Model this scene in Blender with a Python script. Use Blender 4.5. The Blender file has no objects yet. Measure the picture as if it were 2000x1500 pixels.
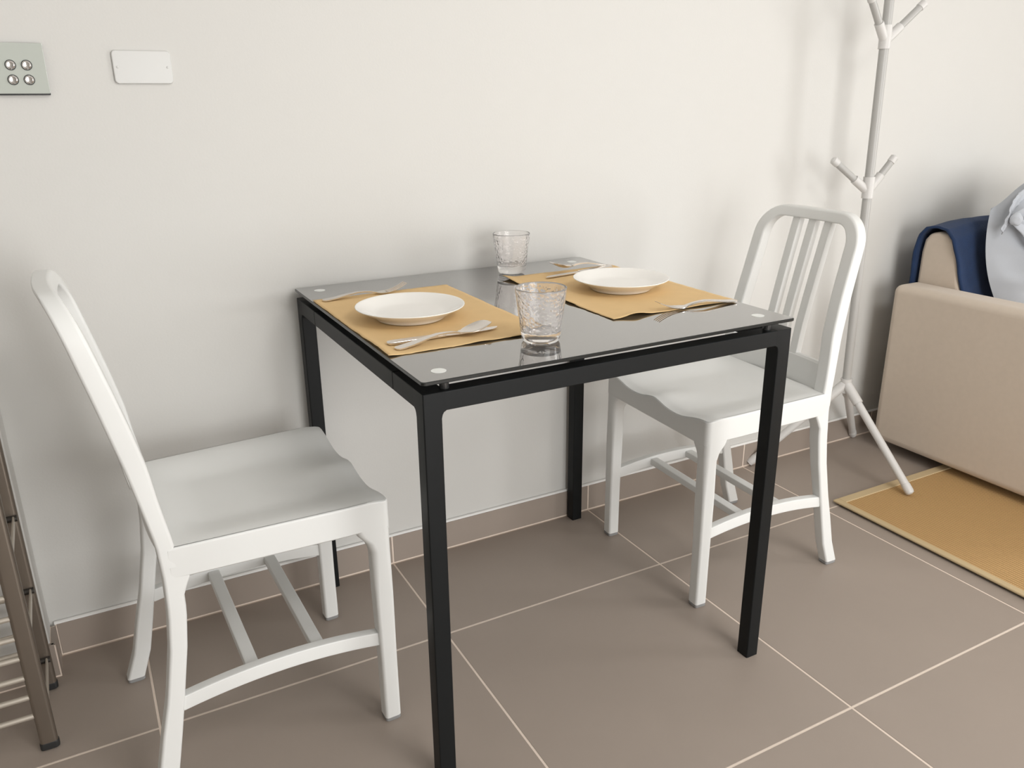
import bpy, bmesh, math, random
from math import sin, cos, pi, radians
from mathutils import Vector, Matrix, noise
random.seed(4)
scene = bpy.context.scene
COL = scene.collection

# ------------------------------------------------------------------ camera
cd = bpy.data.cameras.new('camera'); cam = bpy.data.objects.new('camera', cd); COL.objects.link(cam)
AZ, EL, RO, FPX = 0.49084559, -0.3341526, -0.00998, 1587.3
f = Vector((sin(AZ)*cos(EL), cos(AZ)*cos(EL), sin(EL)))
r = f.cross(Vector((0, 0, 1))).normalized(); u = r.cross(f)
r2 = r*cos(RO) + u*sin(RO); u2 = -r*sin(RO) + u*cos(RO)
cam.matrix_world = Matrix.Translation((-0.5924, -1.76841, 1.12794)) @ Matrix((r2, u2, -f)).transposed().to_4x4()
cd.sensor_fit = 'HORIZONTAL'; cd.sensor_width = 36; cd.lens = FPX/2000*36; cd.clip_start = .02
scene.camera = cam
# ------------------------------------------------------------------ light
w = bpy.data.worlds.new('world'); scene.world = w; w.use_nodes = True
bg = w.node_tree.nodes['Background']; bg.inputs[0].default_value = (.93, .96, 1, 1); bg.inputs[1].default_value = 1.2
def area(name, loc, target, sx, sy, power, col):
    l = bpy.data.lights.new(name, 'AREA'); l.shape = 'RECTANGLE'; l.size = sx; l.size_y = sy; l.energy = power; l.color = col
    o = bpy.data.objects.new(name, l); COL.objects.link(o); o.location = loc
    o.rotation_euler = (Vector(target)-Vector(loc)).to_track_quat('-Z', 'Y').to_euler()
    return o
area('window_daylight', (4.26, -2.85, 1.1), (0, -2.85, 1.1), 1.1, 1.9, 57, (1, .995, .985))
area('overhead_fill', (.7, -2.5, 2.58), (.7, -2.5, 0), .9, .9, 24, (1, .985, .96))  # added soft fill to brighten upward faces; no known ceiling lamp
area('balcony_daylight', (.62, -3.76, 1.0), (.62, 0, 1.0), 1.8, 1.9, 62, (1, .985, .96))
vs = scene.view_settings
vs.view_transform = 'Standard'; vs.look = 'None'; vs.gamma = 1; vs.exposure = 0.16; vs.use_curve_mapping = False

# ------------------------------------------------------------------ materials
def mat(name, col, rough=.5, metal=0, spec=None, bump=None, var=None, trans=0, ior=None, coat=0, sheen=0):
    m = bpy.data.materials.new(name); m.use_nodes = True
    nt = m.node_tree; b = nt.nodes['Principled BSDF']
    b.inputs['Base Color'].default_value = (*col, 1); b.inputs['Roughness'].default_value = rough
    b.inputs['Metallic'].default_value = metal
    if spec is not None: b.inputs['Specular IOR Level'].default_value = spec
    if trans: b.inputs['Transmission Weight'].default_value = trans
    if ior: b.inputs['IOR'].default_value = ior
    if coat: b.inputs['Coat Weight'].default_value = coat; b.inputs['Coat Roughness'].default_value = .1
    if sheen: b.inputs['Sheen Weight'].default_value = sheen
    tc = nt.nodes.new('ShaderNodeTexCoord')
    if var:      # (scale, amount)
        n = nt.nodes.new('ShaderNodeTexNoise'); n.inputs['Scale'].default_value = var[0]; n.inputs['Detail'].default_value = 5
        nt.links.new(tc.outputs['Object'], n.inputs['Vector'])
        mx = nt.nodes.new('ShaderNodeMixRGB'); mx.blend_type = 'MIX'
        a = var[1]
        mx.inputs[1].default_value = (*[c*(1-a) for c in col], 1); mx.inputs[2].default_value = (*[min(1, c*(1+a)) for c in col], 1)
        nt.links.new(n.outputs['Fac'], mx.inputs[0]); nt.links.new(mx.outputs[0], b.inputs['Base Color'])
    if bump:     # (scale, strength, distance)
        n = nt.nodes.new('ShaderNodeTexNoise'); n.inputs['Scale'].default_value = bump[0]; n.inputs['Detail'].default_value = 3
        nt.links.new(tc.outputs['Object'], n.inputs['Vector'])
        bp = nt.nodes.new('ShaderNodeBump'); bp.inputs['Strength'].default_value = bump[1]; bp.inputs['Distance'].default_value = bump[2]
        nt.links.new(n.outputs['Fac'], bp.inputs['Height']); nt.links.new(bp.outputs[0], b.inputs['Normal'])
    return m
M = {}
M['wall'] = mat('wall_paint', (.62, .612, .588), .75, bump=(220, .08, .002), var=(3, .012))
M['caulk'] = mat('white_caulk', (.80, .79, .77), .6)
M['ceiling'] = mat('ceiling_paint', (.78, .78, .77), .8)
M['tile'] = mat('taupe_tile', (.325, .272, .232), .5, var=(5, .06), bump=(900, .05, .001))
M['grout'] = mat('grout', (.74, .63, .54), .9, var=(80, .06))
M['chair'] = mat('white_enamel', (.72, .725, .71), .42, bump=(700, .03, .0006))
M['pad'] = mat('grey_plastic', (.46, .46, .46), .25, trans=.4)
M['black'] = mat('black_metal', (.005, .006, .0065), .45, spec=.22, bump=(900, .05, .0005))
M['glass_top'] = mat('black_glass', (.04, .038, .037), .03, ior=2.1)
_b = M['glass_top'].node_tree.nodes['Principled BSDF']; _b.inputs['Coat Weight'].default_value = 1; _b.inputs['Coat IOR'].default_value = 1.78; _b.inputs['Coat Roughness'].default_value = .02
M['glass_edge'] = mat('glass_edge', (.012, .014, .014), .15, ior=1.5)
M['spacer'] = mat('clear_spacer', (.06, .06, .06), .15, trans=.5)
M['disc'] = mat('white_disc', (.78, .80, .78), .3)
M['paper'] = mat('kraft_paper', (.72, .50, .245), .8, var=(30, .05), bump=(500, .12, .001))
M['porcelain'] = mat('porcelain', (.90, .885, .85), .18, coat=.3)
M['steel'] = mat('stainless', (.74, .70, .66), .22, metal=1)
M['chrome'] = mat('chrome', (.78, .75, .74), .16, metal=1)
M['dark_metal'] = mat('bronze_metal', (.25, .215, .18), .38, metal=.85, bump=(300, .05, .0005))
M['rung'] = mat('pale_metal', (.62, .57, .50), .35, metal=.7)
M['rubber'] = mat('black_rubber', (.012, .012, .012), .6)
M['hinge'] = mat('dark_hinge', (.05, .045, .04), .4, metal=.6)
M['rack'] = mat('white_rack', (.62, .61, .595), .4)
M['rack_tube'] = mat('grey_lacquered_tube', (.43, .425, .41), .35)
M['sofa'] = mat('beige_fabric', (.58, .495, .41), .95, var=(60, .05), bump=(1400, .25, .0012), sheen=.2)
M['towel'] = mat('navy_terry', (.007, .027, .085), .95, var=(40, .22), bump=(500, .7, .003), sheen=.08)
M['pillow'] = mat('grey_cotton', (.43, .45, .485), .9, bump=(700, .2, .001), var=(8, .03))
M['plate'] = mat('white_plastic', (.60, .60, .585), .35)
M['switch_glass'] = mat('pale_glass', (.48, .51, .47), .06, coat=.6)
M['switch_edge'] = mat('dark_edge', (.01, .01, .01), .3)
M['frame'] = mat('window_frame', (.75, .75, .74), .4)

def glass_mat():
    m = bpy.data.materials.new('hammered_glass'); m.use_nodes = True; nt = m.node_tree
    b = nt.nodes['Principled BSDF']
    b.inputs['Base Color'].default_value = (1, .985, .98, 1); b.inputs['Roughness'].default_value = .0
    b.inputs['Transmission Weight'].default_value = .91; b.inputs['IOR'].default_value = 1.40; b.inputs['Roughness'].default_value = .04
    return m
M['tumbler'] = glass_mat()

def rug_mat(col, name):
    m = mat(name, col, .95); nt = m.node_tree; b = nt.nodes['Principled BSDF']
    tc = nt.nodes['Texture Coordinate']
    wv = nt.nodes.new('ShaderNodeTexWave'); wv.wave_type = 'BANDS'; wv.bands_direction = 'X'
    wv.inputs['Scale'].default_value = 34; wv.inputs['Distortion'].default_value = .6; wv.inputs['Detail Scale'].default_value = 6
    wv2 = nt.nodes.new('ShaderNodeTexWave'); wv2.bands_direction = 'Y'; wv2.inputs['Scale'].default_value = 60; wv2.inputs['Distortion'].default_value = .8
    nt.links.new(tc.outputs['Object'], wv.inputs['Vector']); nt.links.new(tc.outputs['Object'], wv2.inputs['Vector'])
    ad = nt.nodes.new('ShaderNodeMath'); ad.operation = 'MULTIPLY_ADD'; ad.inputs[1].default_value = .35
    nt.links.new(wv2.outputs['Fac'], ad.inputs[0]); nt.links.new(wv.outputs['Fac'], ad.inputs[2])
    mx = nt.nodes.new('ShaderNodeMixRGB'); mx.inputs[1].default_value = (*[c*.72 for c in col], 1); mx.inputs[2].default_value = (*[c*1.12 for c in col], 1)
    nt.links.new(ad.outputs[0], mx.inputs[0]); nt.links.new(mx.outputs[0], b.inputs['Base Color'])
    bp = nt.nodes.new('ShaderNodeBump'); bp.inputs['Strength'].default_value = .6; bp.inputs['Distance'].default_value = .002
    nt.links.new(ad.outputs[0], bp.inputs['Height']); nt.links.new(bp.outputs[0], b.inputs['Normal'])
    return m
M['rug'] = rug_mat((.47, .29, .12), 'woven_sisal')
M['rug_edge'] = mat('rug_binding', (.52, .40, .235), .95, bump=(600, .3, .001))

# ------------------------------------------------------------------ mesh helpers
def link(name, bm, m, parent=None, smooth=True, bevel=0, seg=2, kind=None, mats=None):
    me = bpy.data.meshes.new(name)
    bmesh.ops.recalc_face_normals(bm, faces=bm.faces)
    bm.to_mesh(me); bm.free()
    for k in (mats or [m]): me.materials.append(k)
    o = bpy.data.objects.new(name, me); COL.objects.link(o)
    if parent: o.parent = parent
    if smooth:
        me.polygons.foreach_set('use_smooth', [True]*len(me.polygons))
        try: me.set_sharp_from_angle(angle=radians(38))
        except Exception: pass
    if bevel:
        b = o.modifiers.new('bevel', 'BEVEL'); b.width = bevel; b.segments = seg; b.limit_method = 'ANGLE'; b.angle_limit = radians(35)
        if smooth: b.harden_normals = False
    if smooth and len(me.polygons) < 20000:
        wn = o.modifiers.new('weighted', 'WEIGHTED_NORMAL'); wn.keep_sharp = True; wn.weight = 50
    if kind: o['kind'] = kind
    return o
def empty(name, loc, rz=0, label=None, cat=None, group=None):
    o = bpy.data.objects.new(name, None); COL.objects.link(o); o.location = loc; o.rotation_euler = (0, 0, rz)
    o.empty_display_size = .05
    tag(o, label, cat, group); return o
def tag(o, label=None, cat=None, group=None):
    if label: o['label'] = label
    if cat: o['category'] = cat
    if group: o['group'] = group
    return o
def box(bm, x0, x1, y0, y1, z0, z1):
    v = [bm.verts.new(p) for p in ((x0,y0,z0),(x1,y0,z0),(x1,y1,z0),(x0,y1,z0),(x0,y0,z1),(x1,y0,z1),(x1,y1,z1),(x0,y1,z1))]
    for q in ((3,2,1,0),(4,5,6,7),(0,1,5,4),(1,2,6,5),(2,3,7,6),(3,0,4,7)): bm.faces.new([v[i] for i in q])
def boxo(name, m, parent, x0, x1, y0, y1, z0, z1, bevel=0, seg=2, **k):
    bm = bmesh.new(); box(bm, x0, x1, y0, y1, z0, z1); return link(name, bm, m, parent, bevel=bevel, seg=seg, **k)
def loft(bm, secs, caps=True, closed=False):
    rows = [[bm.verts.new(p) for p in s] for s in secs]; n = len(rows[0])
    pairs = list(zip(rows, rows[1:])) + ([(rows[-1], rows[0])] if closed else [])
    for a, b in pairs:
        for i in range(n):
            bm.faces.new((a[i], a[(i+1) % n], b[(i+1) % n], b[i]))
    if caps and not closed:
        bm.faces.new(rows[0][::-1]); bm.faces.new(rows[-1])
def rrect(c, A, B, a0, a1, b0, b1, rad, n=3):
    """rounded rectangle section from -a0..a1 along A, -b0..b1 along B"""
    c = Vector(c); out = []
    rad = min(rad, (a0+a1)/2*.98, (b0+b1)/2*.98)
    for cx, cy, st in ((a1-rad, b1-rad, 0), (-a0+rad, b1-rad, 90), (-a0+rad, -b0+rad, 180), (a1-rad, -b0+rad, 270)):
        for k in range(n+1):
            t = radians(st+90*k/n); out.append(c + A*(cx+rad*cos(t)) + B*(cy+rad*sin(t)))
    return out
def tube(bm, pts, rad, n=12, caps=True):
    pts = [Vector(p) for p in pts]; secs = []
    rads = rad if isinstance(rad, (list, tuple)) else [rad]*len(pts)
    t = (pts[1]-pts[0]).normalized(); nrm = t.orthogonal().normalized()
    for i, p in enumerate(pts):
        t = ((pts[min(i+1, len(pts)-1)]-pts[max(i-1, 0)])).normalized()
        nrm = (nrm - t*nrm.dot(t)).normalized(); bn = t.cross(nrm)
        secs.append([p + (nrm*cos(2*pi*k/n) + bn*sin(2*pi*k/n))*rads[i] for k in range(n)])
    loft(bm, secs, caps)
def lathe(bm, prof, n=48, c=(0, 0, 0), fn=None):
    c = Vector(c); rows = []
    for j, (rr, z) in enumerate(prof):
        if rr < 1e-6: rows.append([bm.verts.new(c+Vector((0, 0, z)))]); continue
        row = []
        for k in range(n):
            a = 2*pi*k/n; p = Vector((rr*cos(a), rr*sin(a), z))
            if fn: p = fn(p, j, k)
            row.append(bm.verts.new(c+p))
        rows.append(row)
    for a, b in zip(rows, rows[1:]):
        if len(a) == 1 and len(b) == 1: continue
        for k in range(n):
            k2 = (k+1) % n
            if len(a) == 1: bm.faces.new((a[0], b[k], b[k2]))
            elif len(b) == 1: bm.faces.new((a[k], a[k2], b[0]))
            else: bm.faces.new((a[k], a[k2], b[k2], b[k]))
def interp(x, xs, ys):
    if x <= xs[0]: return ys[0]
    for a, b, p, q in zip(xs, xs[1:], ys, ys[1:]):
        if x <= b: return p + (q-p)*(x-a)/(b-a)
    return ys[-1]
def sm(a, b, x):
    t = max(0, min(1, (x-a)/(b-a))); return t*t*(3-2*t)
def copy_tree(o, parent=None):
    c = o.copy(); COL.objects.link(c)
    if parent: c.parent = parent
    for ch in list(o.children): copy_tree(ch, c)
    return c
X, Y, Z = Vector((1, 0, 0)), Vector((0, 1, 0)), Vector((0, 0, 1))

# ------------------------------------------------------------------ room shell
T = .6; D0 = .3374; G = .0042            # tile size, depth of the cut first row, joint
RX0, RX1, RY0, WY = -2.6, 4.2, -3.7, .010
def struct(o): o['kind'] = 'structure'; return o
fl = struct(boxo('floor', M['grout'], None, RX0, RX1, RY0, .3, -.12, -.0007, smooth=False))
tile_meshes = {}
ys = [0, -D0] + [-D0-T*k for k in range(1, 7)]
for i in range(-5, 7):
    for j in range(len(ys)-1):
        x0, x1 = max(i*T, RX0)+G/2, min((i+1)*T, RX1)-G/2; y1, y0 = ys[j]-G/2, max(ys[j+1], RY0)+G/2
        if x1-x0 < .05 or y1-y0 < .05: continue
        key = (round(x1-x0, 4), round(y1-y0, 4))
        if key not in tile_meshes:
            bm = bmesh.new(); box(bm, 0, x1-x0, 0, y1-y0, -.008, 0)
            bmesh.ops.bevel(bm, geom=[e for e in bm.edges if all(v.co.z > -.001 for v in e.verts)], offset=.0008, segments=1, affect='EDGES')
            o = link('tile', bm, M['tile'], fl, smooth=False); tile_meshes[key] = o.data
        else:
            o = bpy.data.objects.new('tile', tile_meshes[key]); COL.objects.link(o); o.parent = fl
        o.location = (x0, y0, 0)
struct(boxo('wall_back', M['wall'], None, RX0, RX1, WY, WY+.12, 0, 2.62, smooth=False))
struct(boxo('ceiling', M['ceiling'], None, RX0, RX1, RY0, .13, 2.6, 2.7, smooth=False))
# right wall with the tall window opening, front wall with the balcony opening
def wall_hole(name, axis, p0, p1, a0, a1, h0, h1, z0, z1):
    bm = bmesh.new()
    def bx(u0, u1, w0, w1):
        if axis == 'x': box(bm, p0, p1, u0, u1, w0, w1)
        else: box(bm, u0, u1, p0, p1, w0, w1)
    bx(a0, h0, 0, 2.62); bx(h1, a1, 0, 2.62); bx(h0, h1, 0, z0); bx(h0, h1, z1, 2.62)
    return struct(link(name, bm, M['wall'], smooth=False))
wall_hole('wall_right', 'x', RX1, RX1+.14, RY0, .13, -3.45, -2.25, .1, 2.1)
wall_hole('wall_front', 'y', RY0-.14, RY0, RX0, RX1, -.28, 1.52, .05, 1.95)
struct(boxo('wall_left', M['wall'], None, RX0-.12, RX0, RY0, .13, 0, 2.62, smooth=False))
def frame(name, axis, p0, p1, h0, h1, z0, z1, t=.05):
    bm = bmesh.new()
    for u0, u1, w0, w1 in ((h0, h0+t, z0, z1), (h1-t, h1, z0, z1), (h0+t, h1-t, z0, z0+t), (h0+t, h1-t, z1-t, z1)):
        if axis == 'x': box(bm, p0, p1, u0, u1, w0, w1)
        else: box(bm, u0, u1, p0, p1, w0, w1)
    return struct(link(name, bm, M['frame'], bevel=.004))
frame('window_1', 'x', RX1+.02, RX1+.05, -3.45, -2.25, .1, 2.1)
frame('window_2', 'y', RY0-.05, RY0-.02, -.28, 1.52, .05, 1.95)
# wall step at the far left
NX = -.773
struct(boxo('wall_step', M['wall'], None, RX0, NX, -.066, WY, 0, 2.6, bevel=.003))
# skirting tiles
SK = .078
def skirt(name, spans, front, back, axis='x'):
    bb = struct(boxo(name, M['grout'], None, *( (spans[0][0], spans[-1][1], front+.0008, back) if axis == 'x' else (front, back, spans[0][0], spans[-1][1]) ), 0, SK-.0004, smooth=False))
    for a, b in spans:
        if axis == 'x': o = boxo('skirting_tile', M['tile'], bb, a+G/2, b-G/2, front, back-.001, .0035, SK, bevel=.0008, seg=1)
        else: o = boxo('skirting_tile', M['tile'], bb, front+.001, back+.0008, a+G/2, b-G/2, .0035, SK, bevel=.0008, seg=1)
    return bb
skirt('baseboard_back', [(NX+.010, -.6)] + [(i*T, (i+1)*T) for i in range(-1, 7)], 0, WY)
skirt('baseboard_step', [(RX0, -1.8), (-1.8, -1.2), (-1.2, NX+.0095)], -.076, -.066)
skirt('baseboard_left', [(-.0755, -.002)], NX, NX+.0092, axis='y')
# pale caulk bead on top of the skirting
bm = bmesh.new(); tube(bm, [(NX+.008, .006, SK+.0005), (RX1, .006, SK+.0005)], .0048, 8)
struct(link('trim_1', bm, M['caulk']))

# ------------------------------------------------------------------ dining table
tx0, tx1, ty0, ty1, TZ = -.1862, .5506, -.0020, -.7336, .7469
fx0, fx1, fy0, fy1, FZ, LW = -.1835, .5564, -.0030, -.7266, .7256, .0304
tx1 = .5545
table = empty('dining_table', ((tx0+tx1)/2, (ty0+ty1)/2, 0), 0, 'square black metal dining table with a dark glass top against the white wall', 'table')
tox, toy = table.location.x, table.location.y
def tb(name, m, x0, x1, y0, y1, z0, z1, bevel=0, seg=2, parent=table):
    return boxo(name, m, parent, x0-tox, x1-tox, y0-toy, y1-toy, z0, z1, bevel=bevel, seg=seg)
RZ = FZ-LW
legsxy = [(fx0, fy1), (fx1-LW, fy1), (fx0, fy0-LW), (fx1-LW, fy0-LW)]
for (lx, ly) in legsxy:
    # leg with small welded fillets towards the rails
    bm = bmesh.new(); secs = []
    sx = 1 if lx < 0.2 else -1; sy = 1 if ly < -.3 else -1
    for z, e in ((0, 0), (RZ-.012, 0), (RZ-.006, .0015), (RZ-.002, .004), (RZ, .008), (FZ, .008)):
        ex0, ex1 = (0, e) if sx > 0 else (e, 0); ey0, ey1 = (0, e) if sy > 0 else (e, 0)
        secs.append(rrect((lx+LW/2-tox, ly+LW/2-toy, z), X, Y, LW/2+ex0, LW/2+ex1, LW/2+ey0, LW/2+ey1, .0025, 2))
    loft(bm, secs); link('leg', bm, M['black'], table, bevel=.0012, seg=1)
e = .008; S1 = .1105; S2 = .1265      # rails run between the legs; the side rails have seams
g = .0006
tb('front_rail', M['black'], fx0+LW-.006, fx1-LW+.006, fy1+.0002, fy1+LW-.0002, RZ+.0001, FZ-.0002, .0015)
tb('back_rail', M['black'], fx0+LW-.006, fx1-LW+.006, fy0-LW+.0002, fy0-.0002, RZ+.0001, FZ-.0002, .0015)
for xx in (fx0, fx1-LW):
    a, b = fy1+LW-.006, fy0-LW+.006
    tb('side_rail', M['black'], xx+.0002, xx+LW-.0002, a, fy1+S2-g, RZ+.0001, FZ-.0002, .0012)
    tb('side_rail', M['black'], xx+.0002, xx+LW-.0002, fy1+S2+g, fy0-S1-.03-g, RZ+.0001, FZ-.0002, .0012)
    tb('side_rail', M['black'], xx+.0002, xx+LW-.0002, fy0-S1-.03+g, b, RZ+.0001, FZ-.0002, .0012)
    for yy in (fy1+S2, fy0-S1-.03):
        tb('joint_sleeve', M['black'], xx+.003, xx+LW-.003, yy-.02, yy+.02, RZ+.003, FZ-.003)
# glass top : black body, glossy face
bm = bmesh.new(); secs = []
cx, cy = (tx0+tx1)/2-tox, (ty0+ty1)/2-toy; hx, hy = (tx1-tx0)/2, (ty0-ty1)/2
for z, ins in ((TZ-.006, .001), (TZ-.005, 0), (TZ-.001, 0), (TZ, .0012)):
    secs.append(rrect((cx, cy, z), X, Y, hx-ins, hx-ins, hy-ins, hy-ins, .006, 4))
loft(bm, secs)
for fc in bm.faces: fc.material_index = 0 if fc.calc_center_median().z > TZ-.0002 else 1
top = link('glass_top', bm, None, table, smooth=False, mats=[M['glass_top'], M['glass_edge']])
for dx, dy in ((-.142, -.692), (-.143, -.050), (.5, -.050), (.508, -.686)):
    bm = bmesh.new(); lathe(bm, [(0, 0), (.0118, 0), (.0118, .0003), (0, .0003)], 32, (dx-tox, dy-toy, TZ))
    link('disc', bm, M['disc'], table)
    bm = bmesh.new(); lathe(bm, [(0, FZ), (.0075, FZ), (.0075, TZ-.0058), (0, TZ-.0058)], 24, (dx-tox, dy-toy, 0) if dy > -.3 else (dx-tox, fy1+.016-toy, 0))
    link('spacer', bm, M['spacer'], table)

# ------------------------------------------------------------------ chair
ZF = [0, .066, .135, .204, .292, .358, .42, .48, .549, .608, .67, .728, .783, .844, .883, .92]
XF = [-.402, -.380, -.366, -.353, -.337, -.329, -.328, -.332, -.343, -.350, -.363, -.377, -.391, -.407, -.420, -.433]
XB = [-.436, -.413, -.398, -.381, -.365, -.358, -.356, -.359, -.371, -.382, -.396, -.409, -.422, -.436, -.446, -.458]
ZW = [0, .2, .42, .5, .6, .7, .8, .9]
HW = [.201, .197, .1900, .1865, .177, .171, .168, .167]       # outer half width of the rear uprights
RT = .036
def make_chair(label, group):
    root = empty('dining_chair', (0, 0, 0), 0, label, 'chair', group)
    mt = M['chair']
    # rear legs (curved, splayed backwards)
    for s in (1, -1):
        bm = bmesh.new(); secs = []
        for k in range(25):
            z = .009 + (.462-.009)*k/24
            xf, xb, hw = interp(z, ZF, XF), interp(z, ZF, XB), interp(z, ZW, HW)
            th = .030 + .006*sm(.15, .45, z); hw -= .0012*sm(.38, .42, z)
            fil = .016*(sm(.385, .418, z)**2)
            secs.append(rrect(((xf+xb)/2, s*(hw-th/2), z), X, Y, (xf-xb)/2, (xf-xb)/2+fil, th/2, th/2, .0055, 3))
        loft(bm, secs); lg = link('leg', bm, mt, root)
        bm = bmesh.new(); xf, xb = interp(.01, ZF, XF), interp(.01, ZF, XB)
        loft(bm, [rrect(((xf+xb)/2, s*(.201-.015), z), X, Y, (xf-xb)/2-i, (xf-xb)/2-i, .015-i, .015-i, .005, 3) for z, i in ((0, .002), (.002, .0005), (.009, .0005))])
        link('foot_pad', bm, M['pad'], lg)
        # front leg
        bm = bmesh.new(); secs = []
        for k in range(25):
            z = .009 + (.445-.009)*k/24
            w = .0155 + .0025*sm(.1, .42, z); fil = .030*(sm(.355, .425, z)**2.2)
            yo = .203-.0001*sm(.3, .42, z)
            A0, A1 = w+fil, w
            B0, B1 = (w+fil*.8, w) if s > 0 else (w, w+fil*.8)
            secs.append(rrect((.0015-.0003*sm(0, .4, z), s*(yo-w), z), X, Y, A0, A1, B0, B1, .006+.006*sm(.25, .40, z), 4))
        loft(bm, secs); lg = link('leg', bm, mt, root)
        bm = bmesh.new()
        loft(bm, [rrect((.0015, s*(.203-.0155), z), X, Y, .0155-i, .0155-i, .0155-i, .0155-i, .005, 3) for z, i in ((0, .002), (.002, .0005), (.009, .0005))])
        link('foot_pad', bm, M['pad'], lg)
    # backrest frame : U of rounded-rectangular tube
    bm = bmesh.new(); path = []
    TOPZ, RC = .878-.0145, .062
    for k in range(22): 
        z = .440 + (TOPZ-RC-.440)*k/21; path.append((interp(z, ZW, HW)-RT/2, z, 0.0))
    wtop = interp(TOPZ-RC, ZW, HW)-RT/2
    for k in range(1, 13):
        a = radians(90*k/12); path.append((wtop-RC+RC*cos(a), TOPZ-RC+RC*sin(a), a))
    for k in range(1, 11): path.append(((wtop-RC)*(1-k/10), TOPZ, pi/2))
    path = path + [(-y, z, pi-a) for y, z, a in path[-2::-1]]
    secs = []
    for y, z, a in path:
        xf, xb = interp(z, ZF, XF), interp(z, ZF, XB)
        bow = .012*(1-min(1, (y/.15)**2))*sm(.55, .75, z)
        sl = (interp(z+.02, ZF, XF)-interp(z-.02, ZF, XF))/.04
        B = Vector((sl*sin(a), cos(a), sin(a))).normalized()       # outward in the plane of the back
        if a == 0: B = Y
        if a == pi: B = -Y
        th = RT/2 - .004*sin(a)**2
        secs.append(rrect(((xf+xb)/2-bow, y, z), X, B, (xf-xb)/2, (xf-xb)/2, th, th, .0055, 3))
    loft(bm, secs); link('backrest_frame', bm, mt, root)
    # lower back panel, slats
    def bow_at(y, z): return .012*(1-min(1, (y/.15)**2))
    bm = bmesh.new(); secs = []
    for k in range(17):
        y = -.160+.320*k/16; row = []
        b = .012*(1-(y/.16)**2); 
        zt = .537; zb = .440
        pr = [(interp(zb, ZF, XF)-.004-b, zb), (interp(.49, ZF, XF)-.004-b, .49), (interp(zt-.004, ZF, XF)-.004-b, zt-.004), (interp(zt, ZF, XF)-.008-b, zt),
              (interp(zt, ZF, XF)-.017-b, zt), (interp(zt, ZF, XF)-.021-b, zt-.004), (interp(.49, ZF, XF)-.020-b, .49), (interp(zb, ZF, XF)-.020-b, zb)]
        secs.append([Vector((x, y, z)) for x, z in pr])
    loft(bm, secs); link('lower_back_rail', bm, mt, root)
    for c in (-.049, 0, .049):
        bm = bmesh.new(); secs = []
        for k in range(13):
            z = .530+(.858-.530)*k/12; xf, xb = interp(z, ZF, XF), interp(z, ZF, XB)
            xm = (xf+xb)/2-bow_at(c, z)-.001
            secs.append(rrect((xm, c*(1+.12*(z-.53)), z), X, Y, .0095, .0095, .0125, .0125, .004, 2))
        loft(bm, secs); link('slat', bm, mt, root)
    # seat with apron
    bm = bmesh.new(); NU, NV = 44, 44
    xr, xfr = -.343, .0205
    def hw(x): return .1885+(.203-.1885)*min(1, (x-xr)/(-.06-xr))
    def ztop(uu, v):
        z = .4735
        dish = (1-sm(.42, .93, abs(v)))*sm(.02, .22, uu)
        z -= .0175*dish
        z += .0125*math.exp(-(v/.20)**2)*sm(.55, 1.0, uu)
        z -= .0035*sm(.9, 1, uu)
        return z
    grid = []
    RCN = .013
    def plan(uu, v):
        x = xr+(xfr-xr)*uu; y = v*hw(x)
        # round the front corners in plan
        H = hw(x); dx = x-(xfr-RCN); dy = abs(y)-(H-RCN)
        if dx > 0 and dy > 0:
            L = max(dx, dy); ln = math.hypot(dx, dy); s = L/ln
            x = xfr-RCN+dx*s; y = math.copysign(H-RCN+dy*s, y)
        return x, y
    us = [0, .02, .05]+[.08+.84*k/32 for k in range(33)]+[.93, .945, .955, .965, .975, .985, .993, 1]
    vs_ = [-1, -.985, -.965, -.945, -.925, -.9, -.87]+[-.84+1.68*k/30 for k in range(31)]+[.87, .9, .925, .945, .965, .985, 1]
    for uu in us:
        row = []
        for v in vs_:
            x, y = plan(uu, v); row.append(bm.verts.new((x, y, ztop(uu, v))))
        grid.append(row)
    nu, nv = len(us), len(vs_)
    for i in range(nu-1):
        for j in range(nv-1): bm.faces.new((grid[i][j], grid[i+1][j], grid[i+1][j+1], grid[i][j+1]))
    ring = [(i, 0) for i in range(nu)]+[(nu-1, j) for j in range(1, nv)]+[(i, nv-1) for i in range(nu-2, -1, -1)]+[(0, j) for j in range(nv-2, 0, -1)]
    def low(i, j): 
        return .418 - .008*sm(.9, 1, us[i])*(1 if i == nu-1 else .3)
    prev = [grid[i][j] for i, j in ring]
    cxm = (xr+xfr)/2
    def addring(f):
        global_prev = addring.prev; new = [bm.verts.new(f(v, i, j)) for v, (i, j) in zip(base, ring)]
        n = len(new)
        for k in range(n): bm.faces.new((global_prev[k], global_prev[(k+1) % n], new[(k+1) % n], new[k]))
        addring.prev = new
    base = [v.co.copy() for v in prev]; addring.prev = prev
    def off(c, d): 
        t = Vector((c.x-cxm, c.y, 0)); 
        return Vector((c.x-d*(1 if c.x > xfr-.03 else (-1 if c.x < xr+.01 else 0)), c.y-math.copysign(d, c.y)*(1 if abs(c.y) > hw(c.x)-.025 else 0), 0))
    # pull the rim in a little so that the top edge is rounded
    for vtx in prev:
        o2 = off(vtx.co, .004); vtx.co.x, vtx.co.y = o2.x, o2.y
    def ringat(d, z0, rel): 
        def fn(c, i, j):
            o2 = off(c, d); return (o2.x, o2.y, (c.z-z0) if rel else low(i, j)+z0)
        return fn
    addring(ringat(.0012, .0015, True)); addring(ringat(0, .005, True)); addring(ringat(0, .003, False)); addring(ringat(.003, 0, False))
    addring(ringat(.014, 0, False)); addring(ringat(.016, .035, False))
    bm.faces.new(addring.prev)
    link('seat', bm, mt, root)
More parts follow.
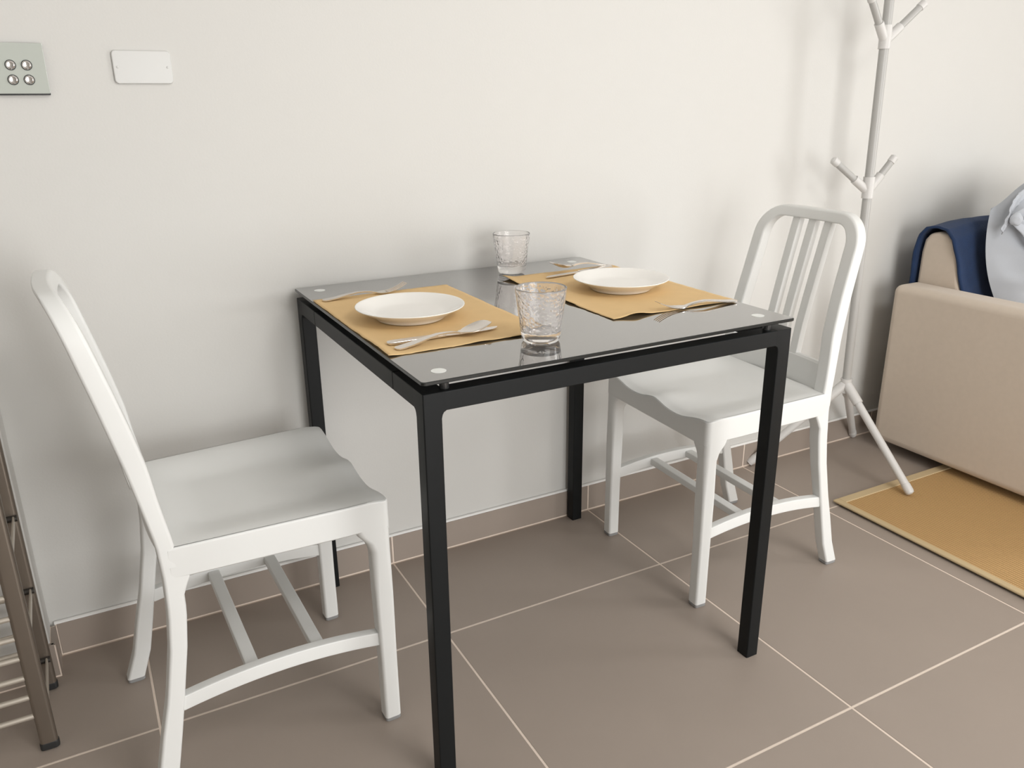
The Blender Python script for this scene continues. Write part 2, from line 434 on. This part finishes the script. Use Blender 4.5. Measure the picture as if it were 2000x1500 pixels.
    # stretchers
    for s in (1, -1):
        bm = bmesh.new(); secs = []
        for k in range(15):
            t = k/14; x = -.358+t*(.358-.012); arch = .0155*(1-(2*t-1)**2)
            yo = .197+.003*t-.015
            secs.append(rrect((x, s*yo, .186+arch), Y, Z, .0095, .0095, .0140, .0140, .0030, 2))
        loft(bm, secs); link('side_stretcher', bm, mt, root)
    for x in (-.238, -.122):
        bm = bmesh.new()
        secs = [rrect((x, y, .198), X, Z, .0115, .0115, .009, .009, .003, 2) for y in (-.178, 0, .178)]
        loft(bm, secs); link('cross_bar', bm, mt, root)
    return root
ch = make_chair('white metal slat-back chair on the left, facing right, wholly visible seat in front', 'white dining chairs at the glass table')
ch['label'] = 'white slat-back chair left of the table, its empty seat fully in view'
ch2 = copy_tree(ch)
ch.location = (-.206, -.333, 0); ch.rotation_euler = (0, 0, radians(1.6))
ch2.location = (.574, -.333, 0); ch2.rotation_euler = (0, 0, radians(180-2.3))
ch2['label'] = 'white slat-back chair right of the table, in front of the coat stand'

# ------------------------------------------------------------------ table setting
MATT = .0012
def placemat(x0, x1, y0, y1, label, seed, curls):
    rnd = random.Random(seed); NX_, NY_ = 40, 60
    bm = bmesh.new(); rows = []
    cx, cy = (x0+x1)/2, (y0+y1)/2
    for i in range(NX_+1):
        row = []
        for j in range(NY_+1):
            a, b = i/NX_, j/NY_
            x, y = x0+(x1-x0)*a, y0+(y1-y0)*b
            ed = max(abs(2*a-1), abs(2*b-1))
            jx = noise.noise((b*38, seed, 0))*.0016; jy = noise.noise((a*28, seed+5, 0))*.0016
            if i in (0, NX_): x += jx
            if j in (0, NY_): y += jy
            z = .0002
            for (ca, cb, wa, wb, h) in curls:
                z += h*math.exp(-((a-ca)/wa)**2-((b-cb)/wb)**2)
            z += sm(.9, 1, ed)*.0009*(1+noise.noise((x*22, y*22, seed)))
            row.append(bm.verts.new((x-cx, y-cy, z)))
        rows.append(row)
    for i in range(NX_):
        for j in range(NY_): bm.faces.new((rows[i][j], rows[i+1][j], rows[i+1][j+1], rows[i][j+1]))
    o = link('placemat', bm, M['paper']); o.location = (cx, cy, TZ)
    s = o.modifiers.new('thickness', 'SOLIDIFY'); s.thickness = .0007; s.offset = 1
    return tag(o, label, 'placemat', 'brown paper placemats on the glass table')
placemat(-.1835, .1145, -.590, -.142, 'brown paper placemat on the left half of the table', 3.1, [(0, .12, .05, .16, .003), (.95, 0, .2, .05, .0035), (.55, 0, .1, .05, .0015)])
placemat(.256, .556, -.579, -.142, 'brown paper placemat on the right half of the table, under the fork by the edge', 7.7, [(.17, 0, .1, .05, .0055), (0, .35, .05, .08, .002), (0, .98, .06, .12, .005), (.7, 0, .15, .05, .002)])
PZ = TZ+.0012

def plate(loc, label):
    prof = [(0, .0035), (.050, .0035), (.056, .0005), (.060, .0), (.064, .0015), (.066, .0060), (.078, .0125), (.092, .0195), (.1005, .0238), (.1020, .0250), (.1015, .0262), (.099, .0258), (.088, .0212), (.076, .0160), (.066, .0120), (.058, .0105), (0, .0100)]
    bm = bmesh.new(); lathe(bm, prof, 96); o = link('plate', bm, M['porcelain'])
    o.modifiers.new('sub', 'SUBSURF').render_levels = 1
    o.location = loc; return tag(o, label, 'plate', 'white plates on the placemats')
plate((-.0615, -.3755, PZ), 'round white plate on the left placemat, between knife and lone fork')
plate((.420, -.3715, PZ), 'round white plate on the right placemat')

def tumbler(loc, rz, label):
    H, R0, R1 = .0915, .032, .0436
    prof = []
    def ro(z): 
        t = z/H; return R0+(R1-R0)*t
    prof += [(0, .0008), (.020, .0008), (.027, 0), (.0300, .0010), (.0318, .004)]
    for k in range(1, 37): z = .004+(H-.004)*k/37; prof.append((ro(z), z))
    prof += [(R1-.0004, H-.0006), (R1-.0012, H), (R1-.0020, H-.0007)]
    no = len(prof)
    for k in range(36, -1, -1):
        z = .019+(H-.002-.019)*k/36; prof.append((ro(z)-.0024, z))
    prof += [(.0265, .0165), (.018, .0155), (0, .015)]
    def fn(p, j, k):
        z = p.z
        a = sm(.010, .022, z)*(1-sm(H-.008, H-.001, z))
        inner = j >= no
        q = p.normalized()
        n = noise.noise(Vector((p.x*330, p.y*330, z*300+(50 if inner else 0))))
        n2 = noise.noise(Vector((p.x*520+9, p.y*520, z*470)))
        d = (n*.0012+n2*.0009)*a*(1.0 if inner else .4)
        if inner and z < .022: d = n*.0006
        rr = Vector((p.x, p.y, 0)).normalized()
        p = p+rr*d
        if inner and z < .018: p.z += n*.0013
        return p
    bm = bmesh.new(); lathe(bm, prof, 120, fn=fn); o = link('drinking_glass', bm, M['tumbler'])
    o.location = loc; o.rotation_euler = (0, 0, rz)
    return tag(o, label, 'glass', 'hammered tumblers on the table')
tumbler((.0740, -.6262, TZ+.0002), .3, 'clear hammered glass tumbler near the front edge of the table')
tumbler((.3010, -.1009, TZ+.0030), 1.9, 'clear hammered glass tumbler at the back, by the wall')

# cutlery: built along +x, handle end at x=0, resting on z=0
def strip(bm, st, n=8):
    """st: list of (x, z, halfwidth, thickness, dish)"""
    secs = []
    for x, z, hw_, th, dish in st:
        up, dn = [], []
        for k in range(n+1):
            t = -1+2*k/n; y = hw_*t; d = dish*(t*t)
            up.append(Vector((x, y, z+th/2+d))); dn.append(Vector((x, y, z-th/2+d)))
        secs.append(up+dn[::-1])
    loft(bm, secs)
def handle_pts(L=.125, rise=.009):
    return [(0, .0015, .0045, .0022, 0), (.003, .0016, .0078, .0024, 0), (.012, .002, .0092, .0024, 0), (.03, .0035, .0085, .0024, 0), (.055, .0072, .0066, .0025, 0),
            (.08, .0098, .0050, .0026, 0), (.098, rise, .0040, .0028, 0), (.112, .0072, .0037, .0030, 0), (.124, .0042, .0040, .0030, 0)]
def make_fork():
    root = empty('fork', (0, 0, 0))
    bm = bmesh.new(); strip(bm, handle_pts()); link('handle', bm, M['steel'], root)
    bm = bmesh.new(); strip(bm, [(.123, .0045, .0040, .0030, 0), (.129, .0022, .0065, .0022, .0004), (.136, .0014, .0105, .0018, .001), (.145, .0013, .0125, .0017, .0012), (.152, .0018, .0127, .0016, .0012)])
    link('neck', bm, M['steel'], root)
    for k in range(4):
        y = -.0100+.0200*k/3; bm = bmesh.new(); secs = []
        for q in range(11):
            t = q/10; x = .151+.047*t; z = .0020+.0012+.015*t**1.7; hw_ = .0020-.0007*t
            secs.append(rrect((x, y*(1-.06*t), z), Y, Z, hw_, hw_, .0008, .0008, .0005, 1))
        loft(bm, secs); link('tine', bm, M['steel'], root)
    return root
def make_spoon():
    root = empty('spoon', (0, 0, 0))
    bm = bmesh.new(); strip(bm, handle_pts()); link('handle', bm, M['steel'], root)
    bm = bmesh.new(); st = []
    for q in range(19):
        t = q/18; x = .122+.066*t; hw_ = max(.0015, .0195*math.sqrt(max(0, 1-((t-.56)/.46)**2)) if t > .12 else .004+.006*t/.12)
        zc = .0044-.0035*sm(0, .35, t)+.0105*sm(.35, 1, t)*t; st.append((x, zc, hw_, .0014, .0055*(hw_/.0195)**2))
    strip(bm, st, 12); link('bowl', bm, M['steel'], root)
    return root
def make_knife():
    root = empty('knife', (0, 0, 0))
    bm = bmesh.new(); strip(bm, [(0, .0028, .005, .0035, 0), (.003, .0028, .0075, .0050, 0), (.012, .0028, .0085, .0054, 0), (.05, .0028, .0078, .0052, 0), (.085, .0028, .0065, .0048, 0), (.104, .0028, .0060, .0044, 0)])
    link('handle', bm, M['steel'], root, bevel=.0012)
    bm = bmesh.new(); secs = []
    for x, a, b in ((.103, .0058, .0058), (.112, .0060, .0072), (.13, .0062, .0090), (.16, .0062, .0098), (.18, .0060, .0095), (.194, .0056, .0068), (.202, .0050, .002), (.2065, .0042, -.0024)):
        secs.append([Vector((x, a, .0036)), Vector((x, a, .0018)), Vector((x, -b, .0024)), Vector((x, -b, .0030))])
    loft(bm, secs); link('blade', bm, M['steel'], root)
    return root
def place(o, x, y, z, rz, tilt=0, roll=0, label=None, cat=None, group=None):
    o.location = (x, y, z); o.rotation_mode = 'XYZ'
    o.rotation_euler = (Matrix.Rotation(rz, 3, 'Z') @ Matrix.Rotation(-tilt, 3, 'Y') @ Matrix.Rotation(roll, 3, 'X')).to_euler()
    tag(o, label, cat, group)
fk = make_fork(); fk2 = copy_tree(fk)
CZ = PZ+.0005
place(fk, -.168, -.162, CZ, radians(4), 0, 0, 'steel fork on the left placemat, behind the plate near the wall', 'fork', 'steel forks')
place(fk2, .548, -.584, CZ, radians(180-5), 0, 0, 'steel fork on the right placemat, near the front edge', 'fork', 'steel forks')
fk.scale = fk2.scale = (.93, .96, .93)
kn = make_knife(); kn2 = copy_tree(kn)
place(kn, -.163, -.528, CZ, radians(0), 0, 0, 'steel knife on the left placemat, under a spoon', 'knife', 'steel knives')
place(kn2, .537, -.170, CZ, radians(180+9), 0, 0, 'steel knife on the right placemat, beneath the raised spoon behind the plate', 'knife', 'steel knives')
sp = make_spoon(); sp2 = copy_tree(sp)
place(sp, -.161, -.561, CZ, radians(8.5), radians(1.5), 0, 'steel spoon lying across the knife, in front of the left plate', 'spoon', 'steel spoons')
place(sp2, .548, -.150, CZ, radians(180+8), radians(5.0), 0, 'steel spoon resting on the knife, behind the right plate', 'spoon', 'steel spoons')

# ------------------------------------------------------------------ wall plates
sw = empty('light_switch', (-.629, WY, 1.192), 0, 'square glass light switch with four chrome buttons, at the left edge of the wall', 'switch')
bm = bmesh.new(); secs = []
for y, i in ((0, 0), (-.0082, 0)): secs.append(rrect((0, y, 0), X, Z, .0424, .0426, .0447, .0405, .001, 2))
loft(bm, secs); link('back_box', bm, M['switch_edge'], sw)
bm = bmesh.new(); secs = []
for y, i in ((-.0055, 0), (-.0085, 0), (-.009, .0006)): secs.append(rrect((0, y, 0), X, Z, .0425-i, .0425-i, .042-i, .042-i, .0015, 2))
loft(bm, secs); link('glass_plate', bm, M['switch_glass'], sw)
for bx in (-.012, .013):
    for bz in (.0055, -.0190):
        bm = bmesh.new(); lathe(bm, [(0, 0), (.0088, 0), (.0088, .0008), (0, .0008)], 32)
        bt = link('bezel', bm, M['switch_edge'], sw); bt.rotation_euler = (radians(90), 0, 0); bt.location = (bx, -.009, bz)
        bm = bmesh.new(); lathe(bm, [(0, 0), (.0076, 0), (.0076, .001), (.0070, .0024), (.0052, .0034), (.003, .0030), (0, .0028)], 32)
        bt = link('button', bm, M['chrome'], sw); bt.rotation_euler = (radians(90), 0, 0); bt.location = (bx, -.0097, bz)
bp = empty('blank_plate', (-.4255, WY, 1.196), 0, 'white blank wall plate with rounded corners and two screws', 'wall plate')
bm = bmesh.new(); secs = []
for y, i in ((0, .0), (-.0035, .0), (-.005, .0006), (-.006, .0022)): secs.append(rrect((0, y, 0), X, Z, .0515-i, .0515-i, .0295-i, .0295-i, .0075-i, 5))
loft(bm, secs); link('cover', bm, M['plate'], bp)
for sx in (-.0435, .0435):
    bm = bmesh.new(); lathe(bm, [(0, 0), (.0022, 0), (.0022, .0006), (.0016, .0010), (0, .0010)], 16)
    o = link('screw', bm, M['plate'], bp); o.rotation_euler = (radians(90), 0, 0); o.location = (sx, -.006, 0)

# ------------------------------------------------------------------ coat stand
PX, PY = 1.464, -.140
cs = empty('coat_stand', (PX, PY, 0), 0, 'white tubular coat stand with paired hooks on three legs by the sofa', 'coat stand')
pt = Vector((-.030, 0, 1.95)); p0 = Vector((0, 0, .24))
def pole_at(z): 
    t = (z-.295)/(1.263-.295); return Vector((-.026*t+.002, 0, z))
bm = bmesh.new(); tube(bm, [pole_at(.27), pole_at(1.0), pole_at(1.80)], .0128, 20); link('pole', bm, M['rack_tube'], cs)
bm = bmesh.new(); tube(bm, [pole_at(.255), pole_at(.300)], .0165, 20); hub = link('hub', bm, M['rack'], cs)
feet = [(.002, -.274, .0115), (.245, .136, .0), (-.239, .139, .0)]
for fx, fy, fz in feet:
    a = pole_at(.285); b = Vector((fx, fy, fz+.010)); d = (b-a).normalized()
    bm = bmesh.new(); tube(bm, [a+d*.004, a+d*.075], .0155, 16); link('socket', bm, M['rack'], hub)
    bm = bmesh.new(); tube(bm, [a+d*.03, b], .0118, 16); lg = link('leg', bm, M['rack'], cs)
    bm = bmesh.new(); tube(bm, [b-d*.030, b-d*.028, b-d*.006, b, b+d*.003], [.0118, .0132, .0132, .0105, .005], 16); link('foot_cap', bm, M['rack'], lg)
def hooks(zj, lst):
    bm = bmesh.new(); tube(bm, [pole_at(zj-.030), pole_at(zj+.030)], .0160, 20); jn = link('joint', bm, M['rack'], cs)
    for az, el, L in lst:
        d = Vector((cos(radians(el))*cos(radians(az)), cos(radians(el))*sin(radians(az)), sin(radians(el))))
        a = pole_at(zj-.012)
        bm = bmesh.new(); tube(bm, [a+d*.004, a+d*.058], .0125, 16); link('socket', bm, M['rack'], jn)
        bm = bmesh.new(); tube(bm, [a+d*.03, a+d*(L-.016)], .0098, 16); hk = link('hook', bm, M['rack_tube'], cs)
        bm = bmesh.new(); tube(bm, [a+d*(L-.022), a+d*(L-.021), a+d*(L-.004), a+d*L], [.0100, .0112, .0112, .006], 16); link('hook_tip', bm, M['rack'], hk)
hooks(.885, [(158, 38, .150), (340, 54, .122)])
hooks(1.285, [(184, 52, .145), (346, 42, .150)])
hooks(1.68, [(200, 45, .14), (20, 45, .14)])

# ------------------------------------------------------------------ rug
rug = empty('rug', (2.6, -.99, 0), 0, 'tan woven sisal rug with a pale bound edge, running under the sofa', 'rug')
rx0, rx1, ry0, ry1 = 1.249-2.6, 1.35, -.32+.99, -.65
rx = rug.location
boxo('weave', M['rug'], rug, rx0+.022, rx1-.022, ry1+.022, ry0-.030, 0.006, .0112)
boxo('shadow_layer', M['rubber'], rug, rx0+.010, rx1-.010, ry1+.010, ry0-.010, 0, .006)  # black layer stands in for the shadow under the raised rug edge
for n_, (a, b, c, d) in enumerate(((rx0, rx0+.022, ry1, ry0), (rx1-.022, rx1, ry1, ry0), (rx0+.022, rx1-.022, ry0-.030, ry0), (rx0+.022, rx1-.022, ry1, ry1+.022))):
    boxo('binding', M['rug_edge'], rug, a, b, c, d, 0.0060, .0130, bevel=.003, seg=3)

# ------------------------------------------------------------------ sofa
SX0, SX1, SYB, SYF = 1.690, 3.55, -.090, -.98
sofa = empty('sofa', (2.6, -.53, 0), 0, 'beige fabric sofa with a slab arm beside the coat stand', 'sofa')
so = sofa.location
def sb(name, x0, x1, y0, y1, z0, z1, bevel, seg=4, m=None): return boxo(name, m or M['sofa'], sofa, x0-so.x, x1-so.x, y0-so.y, y1-so.y, z0, z1, bevel=bevel, seg=seg)
def arm(x0, x1):
    bm = bmesh.new(); bmesh.ops.create_grid(bm, x_segments=1, y_segments=1, size=1); bm.clear()
    box(bm, x0-so.x, x1-so.x, SYF-so.y, SYB-so.y, .034, .566)
    return link('arm', bm, M['sofa'], sofa, bevel=.024, seg=5)
arm(SX0, SX0+.115); arm(SX1-.115, SX1)
sb('base', SX0+.117, SX1-.117, SYF+.03, SYB-.02, .08, .27, .02)
for k in range(2):
    w_ = (SX1-SX0-.234)/2; a = SX0+.117+k*w_
    sb('seat_cushion', a+.002, a+w_-.002, SYF+.005, -.235, .272, .43, .035, 5)
bm = bmesh.new(); secs = []
for x in (SX0+.113, SX1-.113):
    prof = [(SYB, .25), (SYB, .66), (SYB-.006, .700), (SYB-.022, .722), (SYB-.05, .729), (SYB-.080, .724), (SYB-.105, .706), (SYB-.125, .66), (SYB-.148, .56), (SYB-.165, .43), (SYB-.165, .25)]
    secs.append([Vector((x-so.x, y-so.y, z)) for y, z in prof])
loft(bm, secs); link('backrest', bm, M['sofa'], sofa, bevel=.012, seg=3)
for x, y in ((SX0+.16, SYF+.08), (SX0+.16, SYB-.09), (SX1-.16, SYF+.08), (SX1-.16, SYB-.09)):
    bm = bmesh.new(); lathe(bm, [(0, 0.0), (.018, 0.0), (.022, .082), (0, .082)], 20, (x-so.x, y-so.y, .0114 if y < -.4 else 0)); link('leg', bm, M['rubber'], sofa)

# towel over the backrest
def towel():
    bm = bmesh.new(); NU_, NV_ = 50, 64
    prof = [(-.079, .50), (-.078, .56), (-.078, .66), (-.084, .712), (-.105, .738), (-.140, .744), (-.172, .738), (-.200, .712), (-.219, .66), (-.243, .56), (-.257, .47), (-.259, .445)]
    d = [0]
    for a, b in zip(prof, prof[1:]): d.append(d[-1]+math.hypot(a[0]-b[0], a[1]-b[1]))
    rows = []
    for i in range(NU_+1):
        row = []
        for j in range(NV_+1):
            t = d[-1]*j/NV_; y = interp(t, d, [p[0] for p in prof]); z = interp(t, d, [p[1] for p in prof])
            edge = 1.792 + .012*noise.noise((t*9, 1, 0)) + .026*sm(.36, .60, t) - .012*sm(.2, .0, t) 
            x = edge+(2.28-edge)*i/NU_
            n = noise.noise((x*9, t*7, 3))*.006
            k = sm(.02, .1, min(j, NV_-j)/NV_+.03)
            z += abs(n)*.9 if .2 < t < .38 else 0
            z += .014*sm(1.80, 1.95, x)*sm(.15, .26, t)*(1-sm(.34, .45, t))
            y -= max(0, n)*1.2 if t > .38 else 0
            if t < .2: y += 0
            row.append(bm.verts.new((x, y, z)))
        rows.append(row)
    for i in range(NU_):
        for j in range(NV_): bm.faces.new((rows[i][j], rows[i+1][j], rows[i+1][j+1], rows[i][j+1]))
    o = link('towel', bm, M['towel'])
    s = o.modifiers.new('thickness', 'SOLIDIFY'); s.thickness = .007; s.offset = 0
    tag(o, 'navy blue towel draped over the back of the sofa', 'towel'); return o
towel()
# pillow
pw = empty('pillow', (2.135, -.268, .665), 0, 'pale grey cotton pillow with a tied bow, leaning on the navy towel', 'pillow')
pw.rotation_euler = (radians(-13), 0, 0)
bm = bmesh.new(); N_ = 48
def pil(a, b, s):
    sx_, sz_ = a*(1-(.13 if b > 0 else .26)*b*b), b*(1-.13*a*a)
    if b > 0: sz_ *= 1-.24*sm(.1, 1, -a)
    th = max(0, (1-a**4)*(1-b**4))**.95
    wr = noise.noise((a*2.2+2, b*2.2, 4+s))*.022 + noise.noise((a*4+b*3, b*3-a*1.5, 9))*.018
    return Vector((sx_*.272, -s*((.085 if s > 0 else .016)*th+(wr*th if s > 0 else 0)), sz_*.218))
for s_ in (1, -1):
    g_ = [[bm.verts.new(pil(-1+2*i/N_, -1+2*j/N_, s_)) for j in range(N_+1)] for i in range(N_+1)]
    for i in range(N_):
        for j in range(N_): bm.faces.new((g_[i][j], g_[i+1][j], g_[i+1][j+1], g_[i][j+1]))
bmesh.ops.remove_doubles(bm, verts=bm.verts, dist=.0006)
link('cover', bm, M['pillow'], pw)
def ribbon(name, pts, wdt, side, thick=.002, wave=.002, seed=0):
    """soft cloth strip along pts; side = width direction at each point"""
    bm = bmesh.new(); rows = []
    n = len(pts)
    dense = []
    for k in range(n-1):
        for q in range(8):
            t = q/8; dense.append((Vector(pts[k]).lerp(Vector(pts[k+1]), t), wdt[k]+(wdt[k+1]-wdt[k])*t, Vector(side[k]).lerp(Vector(side[k+1]), t)))
    dense.append((Vector(pts[-1]), wdt[-1], Vector(side[-1])))
    for k in range(4):                       # smooth the path
        dense = [dense[0]]+[((dense[i-1][0]+dense[i][0]*2+dense[i+1][0])/4, dense[i][1], dense[i][2]) for i in range(1, len(dense)-1)]+[dense[-1]]
    for i, (p, w_, sd) in enumerate(dense):
        sd = sd.normalized(); row = []
        for j in range(9):
            v = -1+2*j/8; nz = noise.noise((i*.35, v*1.5, seed))*wave
            row.append(bm.verts.new(p+sd*(v*w_/2)+Vector((0, -1, .3))*(nz+.004*(1-v*v))))
        rows.append(row)
    for a_, b_ in zip(rows, rows[1:]):
        for j in range(8): bm.faces.new((a_[j], b_[j], b_[j+1], a_[j+1]))
    o = link(name, bm, M['pillow'], pw); m_ = o.modifiers.new('thickness', 'SOLIDIFY'); m_.thickness = thick; m_.offset = 0
    return o
KX, KZ = -.238, .104          # the knot
def rel(x, y, z): return (KX+x, -.058+y, KZ+z)
ribbon('bow_loop', [rel(0, 0, 0), rel(.030, -.025, .020), rel(.062, -.038, .010), rel(.070, -.030, -.020), rel(.045, -.022, -.028), rel(.010, -.010, -.010)], [.03, .042, .046, .044, .04, .026], [(0, -.5, 1), (.1, -.6, 1), (.1, -.9, .6), (.2, -1, .2), (0, -.8, .6), (0, -.5, 1)], seed=3)
ribbon('bow_tail', [rel(0, -.005, 0), rel(.035, -.028, -.045), rel(.080, -.050, -.115), rel(.125, -.058, -.185)], [.024, .040, .052, .058], [(1, 0, .6)]*4, seed=5)
ribbon('tie_band', [rel(-.030, .010, -.035), rel(-.008, .0, .006), rel(.040, .012, .045), rel(.095, .020, .068), (.0, -.03, .222)], [.02, .036, .040, .042, .042], [(-.7, -.3, .7)]*5, wave=.010, seed=8)
bm = bmesh.new(); bmesh.ops.create_icosphere(bm, subdivisions=3, radius=1)
for v in bm.verts:
    d = 1+.25*noise.noise(v.co*1.7); v.co = Vector((KX+.004+v.co.x*.022*d, -.072+v.co.y*.016*d, KZ+v.co.z*.019*d))
link('knot', bm, M['pillow'], pw)

# ------------------------------------------------------------------ drying rack at the left edge
dr = empty('drying_rack', (-.98, -.2, 0), 0, 'bronze metal folding drying rack with slim rungs, cut off at the left edge', 'drying rack')
ox, oy = dr.location.x, dr.location.y
def side(y, z1, rungs, wpost):
    for xx in (-.785, -1.30):
        bm = bmesh.new(); loft(bm, [rrect((xx-ox, y-oy, z), X, Y, wpost/2, wpost/2, .008, .008, .0065, 4) for z in (.014, z1)])
        p = link('post', bm, M['dark_metal'], dr)
        bm = bmesh.new(); loft(bm, [rrect((xx-ox, y-oy, z), X, Y, wpost/2+i, wpost/2+i, .008+i, .008+i, .006, 4) for z, i in ((0, -.002), (.003, .001), (.014, .001), (.016, 0))])
        link('foot_cap', bm, M['rubber'], p)
    for z in rungs:
        bm = bmesh.new(); tube(bm, [(-1.287-ox, y-oy, z), (-.797-ox, y-oy, z)], .0052, 10); link('rung', bm, M['rung'], dr)
side(-.291, .86, [.077+.0417*k for k in range(18)], .030)
side(-.108, .86, [.098+.0417*k for k in range(18)], .027)
for z in (.075, .236, .394, .56, .72):
    for xx in (-.785, -1.30):
        bm = bmesh.new(); loft(bm, [rrect((xx+.006-ox, y-oy, zz), X, Z, .002, .002, .0065, .0065, .001, 1) for y, zz in ((-.106, z), (-.281, z-.012))])
        link('side_arm', bm, M['rung'], dr)
        bm = bmesh.new(); tube(bm, [(xx-.017-ox, -.118-oy, z), (xx+.012-ox, -.118-oy, z)], .0062, 12); link('hinge', bm, M['hinge'], dr)
